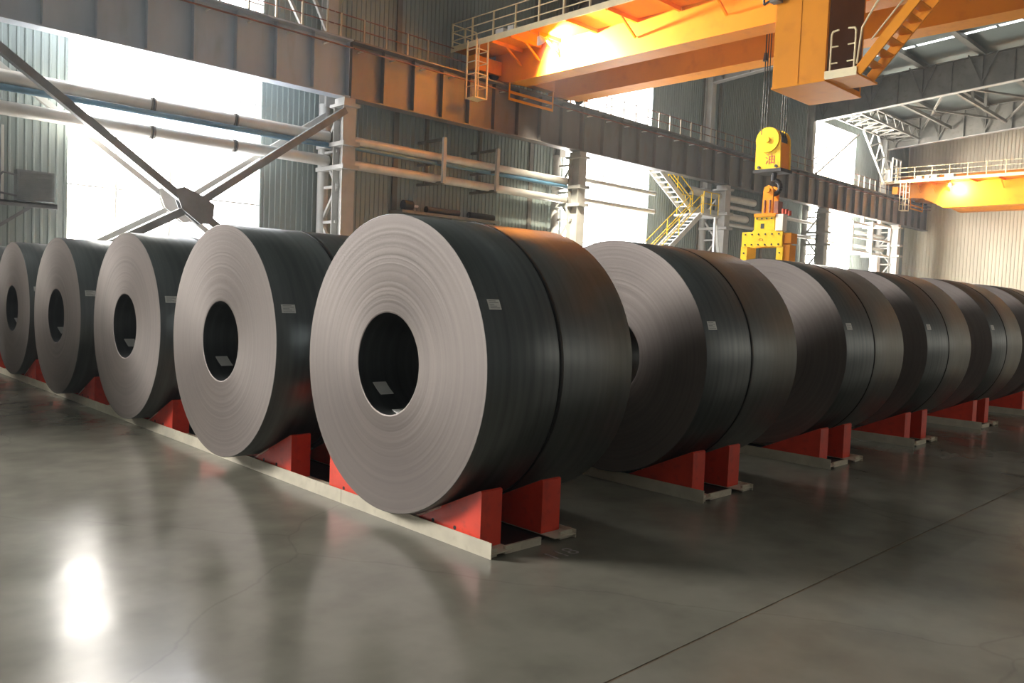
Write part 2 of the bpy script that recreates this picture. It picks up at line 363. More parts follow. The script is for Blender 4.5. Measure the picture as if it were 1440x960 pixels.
# roof frames: sloping solid-web rafters with stiffeners and V shaped fly braces
def rafter(x, label):
    t = thing('roof_rafter', (x, RIDGE, 14), label, 'roof beam', 'solid web roof rafters')
    def zb(y): return 14.85-0.074*abs(y-RIDGE)-(0.0)
    def zt(y): return 16.50-0.055*abs(y-RIDGE)
    ya, yb = 20.9, -10.4
    for (p, q) in ((ya, RIDGE), (RIDGE, yb)):
        MB().prism([(p, zb(p)), (q, zb(q)), (q, zt(q)), (p, zt(p))], 'x', x-0.015, x+0.015).build('web', M['steel_grey'], t)
        MB().prism([(p, zb(p)-0.04), (q, zb(q)-0.04), (q, zb(q)), (p, zb(p))], 'x', x-0.2, x+0.2).build('bottom_flange', M['column'], t)
        MB().prism([(p, zt(p)), (q, zt(q)), (q, zt(q)+0.04), (p, zt(p)+0.04)], 'x', x-0.2, x+0.2).build('top_flange', M['steel_grey'], t)
    for i, y in enumerate(purl_y):
        for yy in (y, y-1.6):
            if yy < yb: continue
            MB().box(x-0.14, x+0.14, yy-0.03, yy+0.03, zb(yy), zt(yy)).build('stiffener', M['steel_grey'], t)
        for s in (-1, 1):
            MB().bar((x-0.18, y, zb(y)+0.15), (x-0.18, y+s*0.75, zt(y)+0.1), 0.07).build('fly_brace', M['steel_grey'], t)
    return t
for x, lb in ((-11.77, 'roof rafter over the camera side'), (12.23, 'roof rafter above the cross brace bay'), (24.23, 'roof rafter above the near crane'), (36.23, 'roof rafter just beyond the near crane'),
              (48.23, 'dark solid web roof rafter spanning behind the crane cab stair'), (60.23, 'paler roof rafter just above the far crane')):
    rafter(x, lb)

for x in (15.45, 22.8, 37.8, 43.2):
    MB().box(x-0.11, x+0.11, YL-0.10, YL-0.02, 0, 16.2).build('joint_cover', M['steel_grey'], wl)
t = thing('upper_brace', (11.3, 21.0, 9.95), 'white diagonal braces above the girder beside the upper left window', 'brace')
for (xa, za, xb, zb) in ((9.9, 12.3, 11.35, 10.0), (10.9, 12.6, 12.2, 10.2)): MB().bar((xa, 20.95, za), (xb, 20.95, zb), 0.11).build('brace_arm', M['column'], t)
# ------------------------------------------------------------------ columns
YF, YB = 19.95, 21.1
ZGB, ZGT = 8.05, 9.95
def lattice_column(x, label):
    t = thing('lattice_column', (x, YF, 0), label, 'column', 'lattice wall columns')
    mb = MB(); mb.box(x-0.02, x+0.02, YF-0.28, YF+0.28, 0, 7.75); mb.box(x-0.25, x+0.25, YF-0.31, YF-0.27, 0, 7.75); mb.box(x-0.25, x+0.25, YF+0.27, YF+0.31, 0, 7.75)
    mb.build('front_chord', M['column'], t)
    MB().tube((x-0.1, YB, 0), (x-0.1, YB, 8.0), 0.19, 14).build('rear_chord', M['column'], t)
    zs = [0.3, 1.5, 2.7, 3.9, 5.1, 6.3, 7.5]
    for i, z in enumerate(zs):
        MB().bar((x-0.1, YF+0.2, z), (x-0.1, YB, z), 0.12, 0.09).build('strut', M['column'], t)
        if i:
            a, b = ((YF+0.2, YB) if i % 2 else (YB, YF+0.2))
            MB().bar((x-0.1, a, zs[i-1]), (x-0.1, b, z), 0.10).build('diagonal', M['column'], t)
    for z in (5.72, 6.5): MB().box(x-0.34, x+0.30, YF-0.5, YF+1.25, z-0.07, z+0.07).build('pipe_bracket', M['column'], t)
    mb = MB(); mb.box(x-0.32, x+0.32, YF-0.45, YF+0.45, 7.75, 7.85); mb.box(x-0.22, x+0.22, YF-0.3, YF+0.3, 7.85, ZGB); mb.build('cap_plate', M['column'], t)
    mb = MB(); mb.box(x-0.02, x+0.02, YB-0.22, YB+0.2, 7.9, 15.6); mb.box(x-0.2, x+0.2, YB-0.25, YB-0.21, 7.9, 15.6); mb.box(x-0.2, x+0.2, YB+0.17, YB+0.21, 7.9, 15.6)
    mb.build('upper_shaft', M['column'], t)
    MB().box(x-0.4, x+0.4, YF-0.45, YB+0.3, 0, 0.04).build('base_plate', M['column'], t)
lattice_column(-11.77, 'lattice steel column beyond the left edge of view')
lattice_column(0.23, 'lattice steel column left of the wall condenser unit')
lattice_column(12.23, 'white lit lattice column at the right foot of the cross brace')
lattice_column(24.23, 'dark lattice column at the left edge of the stair window')
lattice_column(36.23, 'white lit lattice column just right of the zigzag stair')
lattice_column(48.23, 'dark lattice column right of the hanging coil lifter')
lattice_column(60.23, 'pale lattice column beside the end wall')

# ------------------------------------------------------------------ runway girders
GY0, GY1 = 19.5, 20.4
gl = {-1: 'runway girder span beyond the left edge of view', 0: 'bluish dark runway girder span above the cross brace window', 1: 'brownish runway girder span under the near crane end', 2: 'runway girder span above the stair window',
      3: 'runway girder span behind the hook block', 4: 'runway girder span carrying the far crane', 5: 'short runway girder span against the end wall'}
for k, lab in gl.items():
    a = 0.23+12*k; b = min(a+12, X1-0.1); a2, b2 = a+0.02, b-0.02
    GM = M['girder_blue_glare'] if k < 1 else (M['girder_brown'] if k == 1 else M['girder'])
    st_me = MB().box(-0.012, 0.012, -0.0, 0.19, 0.0, ZGT-ZGB-0.10).mesh('stiffener', GM)
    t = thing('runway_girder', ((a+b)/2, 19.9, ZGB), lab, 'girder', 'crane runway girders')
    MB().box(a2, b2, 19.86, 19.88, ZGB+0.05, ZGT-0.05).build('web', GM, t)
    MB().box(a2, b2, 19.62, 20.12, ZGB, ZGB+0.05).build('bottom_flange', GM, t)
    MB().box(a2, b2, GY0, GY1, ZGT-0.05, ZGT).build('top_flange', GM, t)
    for j in range(10):
        x = a+0.06+j*(12-0.12)/9
        if x < b: place(st_me, 'stiffener', t, (x, 19.67, ZGB+0.05))
    # walkway behind the girder with its handrail
    MB().box(a2, b2, 20.4, 20.95, ZGT-0.04, ZGT+0.0).build('walkway_plate', M['steel_grey'], t)
    if k >= 0:
        post = MB().box(-0.03, 0.03, -0.03, 0.03, 0, 1.22).mesh('handrail_post', M['rail_white'])
        x = a+0.25
        while x < b-0.1:
            if not (k == 1 and 16.6 < x < 22.9): place(post, 'handrail_post', t, (x, 20.75, ZGT))
            x += 0.955
        for z in (0.42, 0.8, 1.2):
            MB().box(a2, b2, 20.735, 20.765, ZGT+z-0.015, ZGT+z+0.015).build('handrail', M['rust'], t)
    # conductor bar on stand-off insulators
    MB().tube((a2, 19.52, ZGT-0.28), (b2, 19.52, ZGT-0.28), 0.028, 8).build('conductor_bar', M['rust'], t)
    ins = MB().tube((0, 0, 0), (0, 0.34, 0), 0.03, 8).mesh('insulator', M['white'])
    x = a+0.4
    while x < b: place(ins, 'insulator', t, (x, 19.52, ZGT-0.28)); x += 1.3333
mb = MB(); mb.box(X0+12, X1-0.2, 19.87, 19.99, ZGT, ZGT+0.03); mb.box(X0+12, X1-0.2, 19.92, 19.94, ZGT+0.03, ZGT+0.09); mb.box(X0+12, X1-0.2, 19.895, 19.965, ZGT+0.09, ZGT+0.14)
tag(mb.build('crane_rail', M['black']), 'dark steel crane rail along the top of the runway girders', 'rail')

# runway on the aisle side, out of view
mb = MB(); mb.box(X0+12, X1-0.2, -9.6, -9.58, ZGB, ZGT); mb.box(X0+12, X1-0.2, -9.9, -9.3, ZGT, ZGT+0.05); mb.box(X0+12, X1-0.2, -9.85, -9.35, ZGB-0.05, ZGB)
mb.box(X0+12, X1-0.2, -9.63, -9.57, ZGT+0.05, ZGT+0.14)
tag(mb.build('runway_girder', M['girder']), 'long runway girder on the aisle side of the hall', 'girder')

# ------------------------------------------------------------------ cross braces in the first window bay
def cross_brace(y, w, h, m, label, dz=0.0):
    t = thing('cross_brace', (6.9, y, 0.2), label, 'brace', 'cross braces at the left window')
    c = (6.95, 3.85+dz)
    for (x, z) in ((1.0, 8.0), (12.1, 7.62), (0.3, -0.6), (12.1, 0.25)):
        z = max(z, 0.15) if x < 1 and z < 1 else z
        d = Vector((x-c[0], 0, z-c[1])).normalized()
        MB().bar((c[0]+d.x*0.35, y, c[1]+d.z*0.35), (x, y, z), w, h).build('brace_arm', m, t)
    g = [(c[0]-0.55, c[1]+0.42), (c[0]-0.30, c[1]+0.55), (c[0]+0.2, c[1]+0.36), (c[0]+0.62, c[1]+0.12), (c[0]+0.60, c[1]-0.2), (c[0]+0.55, c[1]-0.45), (c[0]+0.2, c[1]-0.5), (c[0]-0.35, c[1]-0.1)]
    MB().prism(g, 'y', y-w/2-0.03, y-w/2).build('gusset_plate', m, t)
    MB().prism(g, 'y', y+w/2, y+w/2+0.03).build('gusset_plate', m, t)
cross_brace(19.75, 0.22, 0.22, M['brace'], 'big dark cross brace with gusset plate at the left window')
cross_brace(21.0, 0.16, 0.16, M['column'], 'paler cross brace right behind the dark one', 0.1)

# ------------------------------------------------------------------ pipes along the wall
def pipe_line(segs, z, r, y, m, label, name='wall_pipe', blue=False):
    t = thing(name, (segs[0][0], y, z), label, 'pipe')
    for (a, b) in segs:
        MB().tube((a, y, z), (b, y, z), r, 18).build('pipe_section', m, t)
        if r > 0.1 and m is M['pipe']:
            for x in (a+0.02, b-0.02): MB().tube((x-0.02, y, z), (x+0.02, y, z), r+0.02, 18).build('end_collar', M['steel_grey'], t)
    return t
pipe_line([(-11, 0.0), (0.4, 6.0), (6.06, 8.55), (8.6, 12.0)], 6.78, 0.20, 20.55, M['pipe'], 'upper silver lagged pipe crossing the left window')
pipe_line([(-11, 0.0), (0.4, 6.0), (6.06, 8.55), (8.6, 12.0)], 5.98, 0.185, 20.55, M['pipe'], 'lower silver lagged pipe crossing the left window')
pipe_line([(-11, 12.0)], 6.50, 0.09, 20.45, M['pipe_blue'], 'blue pipe slung under the upper lagged pipe at left', 'blue_pipe')
pipe_line([(12.5, 23.9)], 6.76, 0.16, 20.3, M['pipe'], 'upper pale pipe across the windowless bay behind the largest coil')
pipe_line([(12.5, 23.9)], 5.94, 0.16, 20.3, M['pipe'], 'lower pale pipe across the windowless bay behind the largest coil')
pipe_line([(12.5, 23.9)], 6.52, 0.08, 20.25, M['pipe_blue'], 'blue pipe under the upper pale pipe, windowless bay', 'blue_pipe')
pipe_line([(24.5, 30.5)], 6.98, 0.11, 20.3, M['pipe'], 'upper thin pipe crossing the stair window')
pipe_line([(24.5, 30.5)], 6.08, 0.11, 20.3, M['pipe'], 'lower thin pipe crossing the stair window')
pipe_line([(33.2, 40.0)], 7.50, 0.20, 20.2, M['pipe'], 'upper fat pale pipe end right of the stair')
pipe_line([(33.2, 39.2)], 6.48, 0.20, 20.2, M['pipe'], 'lower fat pale pipe end right of the stair')
pipe_line([(36.5, 60.0)], 7.12, 0.11, 20.7, M['pipe'], 'upper thin pipe running on towards the end wall')
pipe_line([(36.5, 60.0)], 6.15, 0.11, 20.7, M['pipe'], 'lower thin pipe running on towards the end wall')

def hanger(x, label, y0=19.85, y1=20.95, z0=5.75, z1=7.45, m='steel_grey'):
    t = thing('pipe_hanger', (x, y0, z0), label, 'hanger', 'pipe hanger frames')
    MB().box(x-0.07, x+0.07, y0-0.06, y0+0.06, z0, z1).build('front_post', M['column'], t)
    MB().box(x-0.07, x+0.07, y1-0.06, y1+0.06, z0, ZGB+0.5).build('rear_post', M[m], t)
    for z in (z0+0.02, z0+0.78, z1-0.06): MB().box(x-0.05, x+0.05, y0, YL-0.05, z-0.05, z+0.05).build('cross_arm', M[m], t)
hanger(16.55, 'pipe hanger frame left of the other, behind the largest coil')
hanger(19.3, 'second pipe hanger frame from the lit lattice column')
hanger(43.0, 'dark pipe hanger frame behind the hanging coil lifter')

# shelf with dark rolls under the windowless bay
t = thing('wall_shelf', (17.6, 20.9, 4.55), 'dim wall ledge carrying dark rolls behind the largest coil', 'shelf')
MB().box(15.2, 20.2, 20.55, 21.4, 4.55, 4.66).build('ledge', M['steel_grey'], t)
for x in (15.4, 17.7, 20.0): MB().bar((x, 21.4, 3.9), (x, 20.6, 4.55), 0.07).build('bracket', M['steel_grey'], t)
def roll(x0, x1, label):
    mb = MB(); mb.tube((x0, 20.85, 4.80), (x1, 20.85, 4.80), 0.13, 14); mb.tube((x0-0.03, 20.85, 4.80), (x0, 20.85, 4.80), 0.07, 10); mb.tube((x1, 20.85, 4.80), (x1+0.03, 20.85, 4.80), 0.07, 10)
    tag(mb.build('dark_roll', M['dark']), label, 'roll', 'rolls on the wall ledge')
roll(16.55, 18.2, 'left dark roll lying on the dim wall ledge'); roll(18.75, 20.1, 'right dark roll lying on the dim wall ledge')
t = thing('pump_motor', (15.7, 20.85, 4.66), 'small dark motor at the left end of the wall ledge', 'motor')
MB().tube((15.45, 20.85, 4.87), (15.85, 20.85, 4.87), 0.19, 14).build('motor_body', M['dark'], t)
MB().box(15.45, 15.85, 20.7, 21.0, 4.66, 4.72).build('foot', M['dark'], t)
MB().tube((15.85, 20.85, 4.87), (16.15, 20.85, 4.87), 0.05, 10).build('shaft', M['white'], t)

# wall condenser unit
t = thing('air_conditioner', (2.95, 20.9, 3.6), 'grey louvred condenser unit on a bracket on the left wall', 'air conditioner')
MB().box(2.62, 3.52, 20.75, 21.1, 3.66, 4.46).build('casing', M['ac'], t)
for i in range(14):
    z = 3.72+i*0.052
    MB().box(2.68, 3.46, 20.725, 20.75, z, z+0.028).build('louvre', M['ac'], t)
mb = MB(); mb.box(2.05, 3.56, 20.6, 21.45, 3.55, 3.60); mb.box(2.05, 3.56, 20.6, 20.66, 3.46, 3.60); mb.build('shelf_frame', M['brace'], t)
MB().bar((1.9, 20.65, 2.7), (2.95, 20.65, 3.5), 0.08).build('support_strut', M['brace'], t)
MB().path([(2.62, 20.8, 4.3), (2.3, 20.8, 4.35), (2.1, 20.8, 4.1), (2.2, 20.8, 3.8), (2.62, 20.8, 3.75)], 0.03, 6).build('refrigerant_hose', M['brace'], t)
MB().box(2.28, 2.34, 20.9, 20.96, 3.6, 5.6).build('conduit', M['white'], t)

# ------------------------------------------------------------------ zigzag stair in the stair window
t = thing('zigzag_stair', (31, 20.0, 0), 'white steel zigzag stair with yellow handrails in front of the window', 'stair')
def flight(x0, z0, x1, z1, y0, y1, n):
    for y in (y0, y1): MB().bar((x0, y, z0), (x1, y, z1), 0.05, 0.26).build('stringer', M['white'], t)
    for i in range(1, n):
        x = x0+(x1-x0)*i/n; z = z0+(z1-z0)*i/n
        MB().box(x-0.12, x+0.12, y0, y1, z-0.02, z+0.02).build('tread', M['white'], t)
    for y in (y0, y1):
        for dz in (0.55, 1.0): MB().tube((x0, y, z0+dz), (x1, y, z1+dz), 0.025, 6).build('handrail', M['yellow2'], t)
        for i in range(0, 4):
            f = i/3; x = x0+(x1-x0)*f; z = z0+(z1-z0)*f
            MB().tube((x, y, z), (x, y, z+1.0), 0.022, 6).build('handrail_post', M['yellow2'], t)
flight(27.2, 2.0, 32.9, 6.15, 19.1, 19.8, 20)
flight(33.4, 6.4, 29.2, 8.9, 20.0, 20.6, 12)
MB().box(32.8, 34.4, 19.0, 20.7, 6.1, 6.2).build('landing', M['white'], t)
MB().box(26.4, 27.3, 19.0, 19.9, 1.9, 2.0).build('landing', M['white'], t)
for (x, y) in ((26.5, 19.1), (26.5, 19.8), (34.2, 19.1)): MB().box(x-0.05, x+0.05, y-0.05, y+0.05, 0, 2.0 if x < 30 else 6.1).build('support_leg', M['white'], t)
MB().bar((34.2, 19.1, 5.9), (36.0, 19.9, 4.2), 0.14).build('knee_brace', M['white'], t)
for y in (19.0, 20.6):
    for x in (32.9, 33.6, 34.3): MB().tube((x, y, 6.2), (x, y, 7.3), 0.022, 6).build('handrail_post', M['yellow2'], t)
    for z in (6.7, 7.3): MB().tube((32.9, y, z), (34.3, y, z), 0.022, 6).build('handrail', M['yellow2'], t)

# white pipe frames by the last window
t = thing('access_platform', (55, 19.7, 5.5), 'white steel access platform frames below the far crane', 'platform')
for (xa, xb, za, zb, y) in ((52.0, 54.7, 5.65, 7.5, 19.6), (54.7, 57.8, 5.55, 7.65, 19.4)):
    for x in (xa, xb): MB().box(x-0.09, x+0.09, y-0.07, y+0.07, za-0.1, zb+0.1).build('frame_post', M['white'], t)
    for z in (za, (za+zb)/2, zb): MB().box(xa, xb, y-0.06, y+0.06, z-0.07, z+0.07).build('frame_rail', M['white'], t)
    for x in (xa, xb):
        for z in (za, zb): MB().box(x-0.08, x+0.08, y, YL-0.1, z-0.07, z+0.07).build('cross_arm', M['white'], t)
for x in (54.0, 56.9): MB().box(x-0.12, x+0.12, 19.7, 19.9, 7.6, ZGB).build('drop_hanger', M['white'], t)
MB().box(56.3, 56.9, 19.6, 20.1, 0, 5.5).build('support_leg', M['white'], t)

# ------------------------------------------------------------------ upper bracing in the last window bay
t = thing('lattice_brace', (57, 20.5, 10), 'white lattice brace leaning above the far crane end', 'brace')
A0, A1, B0, B1 = (54.9, 20.5, 14.2), (59.0, 20.5, 11.0), (56.9, 20.5, 14.7), (60.2, 20.5, 11.6)
MB().bar(A0, A1, 0.12).build('chord', M['white'], t); MB().bar(B0, B1, 0.12).build('chord', M['white'], t)
for i in range(4):
    f = i/3.5; g = min(1, (i+0.5)/3.5)
    p = Vector(A0).lerp(Vector(A1), f); q = Vector(B0).lerp(Vector(B1), f); r = Vector(A0).lerp(Vector(A1), min(1, f+0.28))
    MB().bar(p, q, 0.08).build('lacing', M['white'], t); MB().bar(q, r, 0.08).build('lacing', M['white'], t)
t = thing('wall_brace', (51, 20.6, 10.4), 'thin grey diagonal brace across the upper far window', 'brace')
MB().bar((48.5, 20.7, 10.4), (54.6, 20.7, 13.9), 0.12).build('brace_arm', M['steel_grey'], t)
MB().bar((48.6, 20.9, 11.4), (50.6, 20.9, 12.6), 0.08).build('brace_arm', M['steel_grey'], t)
t = thing('eaves_truss', (55, 19.5, 14), 'pale eaves truss under the roof beside the upper far window', 'truss')
for y in (20.4, 18.6):
    for z in (14.25, 14.95): MB().box(48.6, 60.0, y-0.06, y+0.06, z-0.06, z+0.06).build('chord', M['steel_grey'], t)
    for i in range(8):
        x = 48.8+i*1.4
        MB().bar((x, y, 14.25), (x+0.7, y, 14.95), 0.06).build('lacing', M['steel_grey'], t); MB().bar((x+0.7, y, 14.95), (x+1.4, y, 14.25), 0.06).build('lacing', M['steel_grey'], t)
for i in range(9):
    x = 48.8+i*1.4
    MB().box(x-0.05, x+0.05, 18.6, 20.4, 14.2, 14.3).build('cross_arm', M['steel_grey'], t)
    if i < 8: MB().bar((x, 18.6, 14.25), (x+1.4, 20.4, 14.25), 0.06).build('lacing', M['steel_grey'], t)
t = thing('roof_bracing', (55, 15, 14.6), 'dark crossed roof bracing between the two roof rafters', 'brace')
for (xa, ya, xb, yb) in ((48.6, 18.4, 60, 13.0), (48.6, 13.0, 60, 18.4), (48.6, 13.0, 60, 7.5), (48.6, 7.5, 60, 13.0)):
    MB().bar((xa, ya, 14.9), (xb, yb, 14.9), 0.12).build('brace_arm', M['steel_grey'], t)
for y in (16.5, 13.0, 9.0): MB().bar((48.4, y, 14.8), (60.0, y, 14.8), 0.16, 0.2).build('tie_beam', M['steel_grey'], t)
for x in (50.5, 53.0, 55.5):
    MB().box(x-0.08, x+0.08, 13.0-0.08, 13.0+0.08, 14.8, 16.3).build('hanger_post', M['steel_grey'], t)

# ------------------------------------------------------------------ overhead cranes
def crane(xw, zb, label, near, taper):
    """bridge crane: two box girders, walkway on the camera side, railing, brackets, end carriage"""
    t = thing('overhead_crane', (xw+2, 5.2, 9.9), label, 'crane')
    ye, yo = 20.1, -9.9; zt = zb+1.75 if near else zb+2.3
    for (x, nm) in ((xw, 'front_girder'), (xw+3.1, 'rear_girder')):
        if taper: poly = [(ye, zt), (yo, zt), (yo, 10.2), (yo+1.8, zb), (ye-3.1, zb), (ye-1.6, zb+0.75), (ye, zb+0.85)]
        else: poly = [(ye, zt), (yo, zt), (yo, zb+0.22), (yo+0.7, zb), (ye-0.9, zb), (ye, zb+0.22)]
        g = MB().prism(poly, 'x', x+0.02, x+0.78).build(nm, M['yellow'], t)
        if taper: MB().box(x-0.02, x+0.82, yo+1.8, ye-3.1, zb-0.03, zb).build('bottom_plate', M['yellow'], g)
        else: MB().box(x-0.02, x+0.82, yo+0.8, ye-1.0, zb-0.03, zb).build('bottom_plate', M['yellow'], g)
        MB().box(x-0.04, x+0.84, yo, ye, zt, zt+0.03).build('top_plate', M['yellow'], g)
    for y in (19.93, -9.6):
        e = MB().box(xw-1.4, xw+5.3, y-0.2, y+0.2, ZGT+0.32, ZGT+0.85).build('end_carriage', M['yellow'], t)
        for x in (xw-1.0, xw-0.2, xw+4.1, xw+4.9): MB().tube((x, y-0.08, ZGT+0.36), (x, y+0.08, ZGT+0.36), 0.22, 16).build('wheel', M['black'], e)
    # walkway
    zp = 11.1; xo = xw-1.6; yw = 20.95
    w = MB().box(xo, xw, yo, yw, zp, zp+0.04).build('walkway_plate', M['yellow'], t)
    MB().box(xo-0.02, xo+0.0, yo, yw, zp-0.08, zp+0.14).build('toe_plate', M['railing'], w)
    y = yw-0.05; post = MB().box(-0.028, 0.028, -0.028, 0.028, 0, 1.0).mesh('railing_post', M['railing'])
    step = 1.18
    while y > yo: place(post, 'railing_post', w, (xo+0.02, y, zp+0.04)); y -= step
    for z in (0.37, 0.70, 1.02): MB().tube((xo+0.02, yo, zp+z), (xo+0.02, yw, zp+z), 0.022, 6).build('railing_bar', M['railing'], w)
    for z in (0.37, 0.70, 1.02): MB().tube((xo+0.02, yw, zp+z), (xw-0.3, yw, zp+z), 0.022, 6).build('railing_bar', M['railing'], w)
    for x in (xo+0.7, xw-0.3): MB().box(x-0.028, x+0.028, yw-0.03, yw+0.03, zp, zp+1.02).build('railing_post', M['railing'], w)
    k = 0; y = 18.6
    while y > yo+0.5:
        b = MB().box(xo+0.02, xw, y-0.05, y+0.05, zp-0.13, zp).build('bracket_arm', M['yellow'], t)
        if k % 2 == 0 or k < 3: MB().bar((xo+0.75, y, zp-0.1), (xw-0.01, y, zp-0.62), 0.07).build('bracket_strut', M['yellow'], b)
        y -= (1.0 if k < 2 else 1.75); k += 1
    # electrical tray box and lamps
    for (yb, s) in ((18.3, 0.42), (17.7, 0.3)):
        MB().box(xo+0.1, xo+0.4, yb-s/2, yb+s/2, zp+0.04, zp+0.35).build('junction_box', M['white'], w)
    for yl in ((16.5,) if near else (16.2,)):
        lm = MB().tube((xo+0.54, yl, zp-0.37), (xo+0.36, yl, zp-0.22), 0.21, 16, 0.06).build('lamp_shade', M['white'], t)
        MB().tube((xo+0.38, yl, zp-0.24), (xo+0.38, yl, zp), 0.02, 6).build('lamp_stem', M['steel_grey'], lm)
        MB().tube((xo+0.52, yl, zp-0.353), (xo+0.50, yl, zp-0.337), 0.15, 12).build('lamp_glass', M['lamp'], lm)
        ld = bpy.data.lights.new('lamp_light', 'SPOT'); ld.energy = LAMP_W if near else LAMP_W*0.16; ld.color = (1.0, 0.92, 0.74); ld.spot_size = math.radians(170); ld.spot_blend = 0.45; ld.shadow_soft_size = 0.12
        lo = bpy.data.objects.new('lamp_light', ld); COL.objects.link(lo); lo.parent = lm
        lo.rotation_euler = Vector((0.70, -0.60, -0.38)).to_track_quat('-Z', 'Y').to_euler()
        wo = WL[lm.name]; lo.location = (xo+0.60-wo[0], yl-wo[1], zp-0.40-wo[2])
    # maintenance basket hung under the walkway end
    bx0, bx1, by0, by1, bz0, bz1 = xo-0.15, xo+0.5, 19.0, 19.42, 9.0, zp
    if near: bx0, bx1, by0, by1, bz0 = 17.15, 17.72, 18.9, 19.42, 8.93
    bk = MB().box(bx0, bx1, by0, by1, bz0, bz0+0.05).build('basket_floor', M['railing'], t)
    for (x, y) in ((bx0, by0), (bx0, by1), (bx1, by0), (bx1, by1)): MB().box(x-0.025, x+0.025, y-0.025, y+0.025, bz0, bz1).build('basket_post', M['railing'], bk)
    for z in (0.45, 0.9, 1.35, 1.8):
        MB().box(bx0, bx1, by0-0.015, by0+0.015, bz0+z-0.015, bz0+z+0.015).build('basket_rung', M['railing'], bk)
        MB().box(bx0-0.015, bx0+0.015, by0, by1, bz0+z-0.015, bz0+z+0.015).build('basket_rung', M['railing'], bk)
        MB().box(bx1-0.015, bx1+0.015, by0, by1, bz0+z-0.015, bz0+z+0.015).build('basket_rung', M['railing'], bk)
    # current collector frame beside the girder
    cf = MB()
    for z in (9.35, 9.62): cf.box(xw+0.1, xw+2.6, 19.30, 19.34, z-0.05, z+0.05)
    for x in (xw+0.1, xw+2.6): cf.box(x-0.03, x+0.03, 19.30, 19.34, 9.3, 10.15)
    cf.build('collector_frame', M['yellow'], t)
    if not near:
        cg = MB().box(xo-0.6, xo+0.9, 19.9, 20.6, zp, zp+0.05).build('end_landing', M['railing'], t)
        for (x, y) in ((xo-0.6, 19.9), (xo-0.6, 20.6), (xo+0.15, 19.9), (xo+0.9, 19.9), (xo+0.9, 20.6)): MB().box(x-0.05, x+0.05, y-0.05, y+0.05, zp, zp+1.7).build('cage_post', M['white'], cg)
        for z in (0.6, 1.15, 1.7):
            for y in (19.9, 20.6): MB().box(xo-0.6, xo+0.9, y-0.04, y+0.04, zp+z-0.04, zp+z+0.04).build('cage_bar', M['white'], cg)
        MB().box(xo-0.4, xo+0.1, 20.1, 20.5, zp+0.05, zp+0.9).build('control_cabinet', M['white'], cg)
        for y in (17.4, 16.3): MB().box(xo+0.3, xo+0.8, y-0.3, y+0.3, zp+0.04, zp+0.45).build('drive_motor', M['white'], w)
    return t, xo, zp
cr, xo, zp = crane(19.2, 9.95, 'orange overhead crane with railed walkway and cab, nearest to the camera', True, False)
crane(61.0, 9.32, 'orange overhead crane in front of the end wall, far away', False, True)

# crab trolley on the near crane
tr = thing('crane_trolley', (21.2, 8.9, 11.7), 'crane trolley riding on top of the near crane girders', 'trolley')
MB().box(19.3, 23.0, 7.4, 10.4, 11.9, 12.2).build('trolley_frame', M['yellow'], tr)
MB().tube((19.9, 8.9, 12.7), (22.5, 8.9, 12.7), 0.45, 20).build('rope_drum', M['yellow2'], tr)
for x in (19.6, 22.7):
    for y in (7.8, 10.0): MB().tube((x-0.06, y, 11.93), (x+0.06, y, 11.93), 0.19, 14).build('wheel', M['black'], tr)

# cab and its stair (parts of the near crane)
cx0, cx1, cy0, cy1, cz0 = 16.5, 18.62, 5.05, 6.45, 7.25
cab = MB()
cab.box(cx0, cx1, cy0, cy1, cz0, 11.0)
cab = cab.build('operator_cab', M['yellow'], cr)
MB().box(cx0-0.02, cx1+0.02, cy0-0.02, cy1+0.02, cz0-0.05, cz0).build('cab_floor', M['yellow'], cab)
MB().box(cx0+0.1, cx1-0.1, cy0-0.012, cy0, cz0+0.1, 10.8).build('cab_door', mat('brown_cab_door', (0.13, 0.055, 0.02), 0.5, 0, 0.1, 2.0), cab)
MB().box(cx0-0.018, cx0, (cy0+cy1)/2-0.01, (cy0+cy1)/2+0.02, cz0, 11.0).build('panel_seam', M['yellow'], cab)
py0 = 4.25
pl = MB().box(cx0, 17.75, py0, cy0-0.012, cz0, cz0+0.05).build('cab_platform', M['yellow'], cr)
MB().box(cx0-0.015, cx0, py0, cy0, cz0-0.02, cz0+0.18).build('toe_plate', M['railing'], pl)
for y in (py0+0.08, cy0-0.12):
    MB().tube((cx0+0.02, y, cz0), (cx0+0.02, y, cz0+1.05), 0.025, 8).build('railing_post', M['railing'], pl)
ym = (py0+cy0)/2
MB().path([(cx0+0.02, py0+0.08, cz0+1.05), (cx0+0.02, py0+0.11, cz0+1.12), (cx0+0.02, py0+0.27, cz0+1.14)], 0.025, 8).build('railing_bar', M['railing'], pl)
MB().path([(cx0+0.02, cy0-0.12, cz0+1.05), (cx0+0.02, cy0-0.15, cz0+1.12), (cx0+0.02, cy0-0.30, cz0+1.14)], 0.025, 8).build('railing_bar', M['railing'], pl)
for z in (0.35, 0.75):
    MB().tube((cx0+0.02, py0+0.08, cz0+z), (cx0+0.02, py0+0.26, cz0+z), 0.02, 8).build('railing_bar', M['railing'], pl)
    MB().tube((cx0+0.02, cy0-0.12, cz0+z), (cx0+0.02, cy0-0.30, cz0+z), 0.02, 8).build('railing_bar', M['railing'], pl)
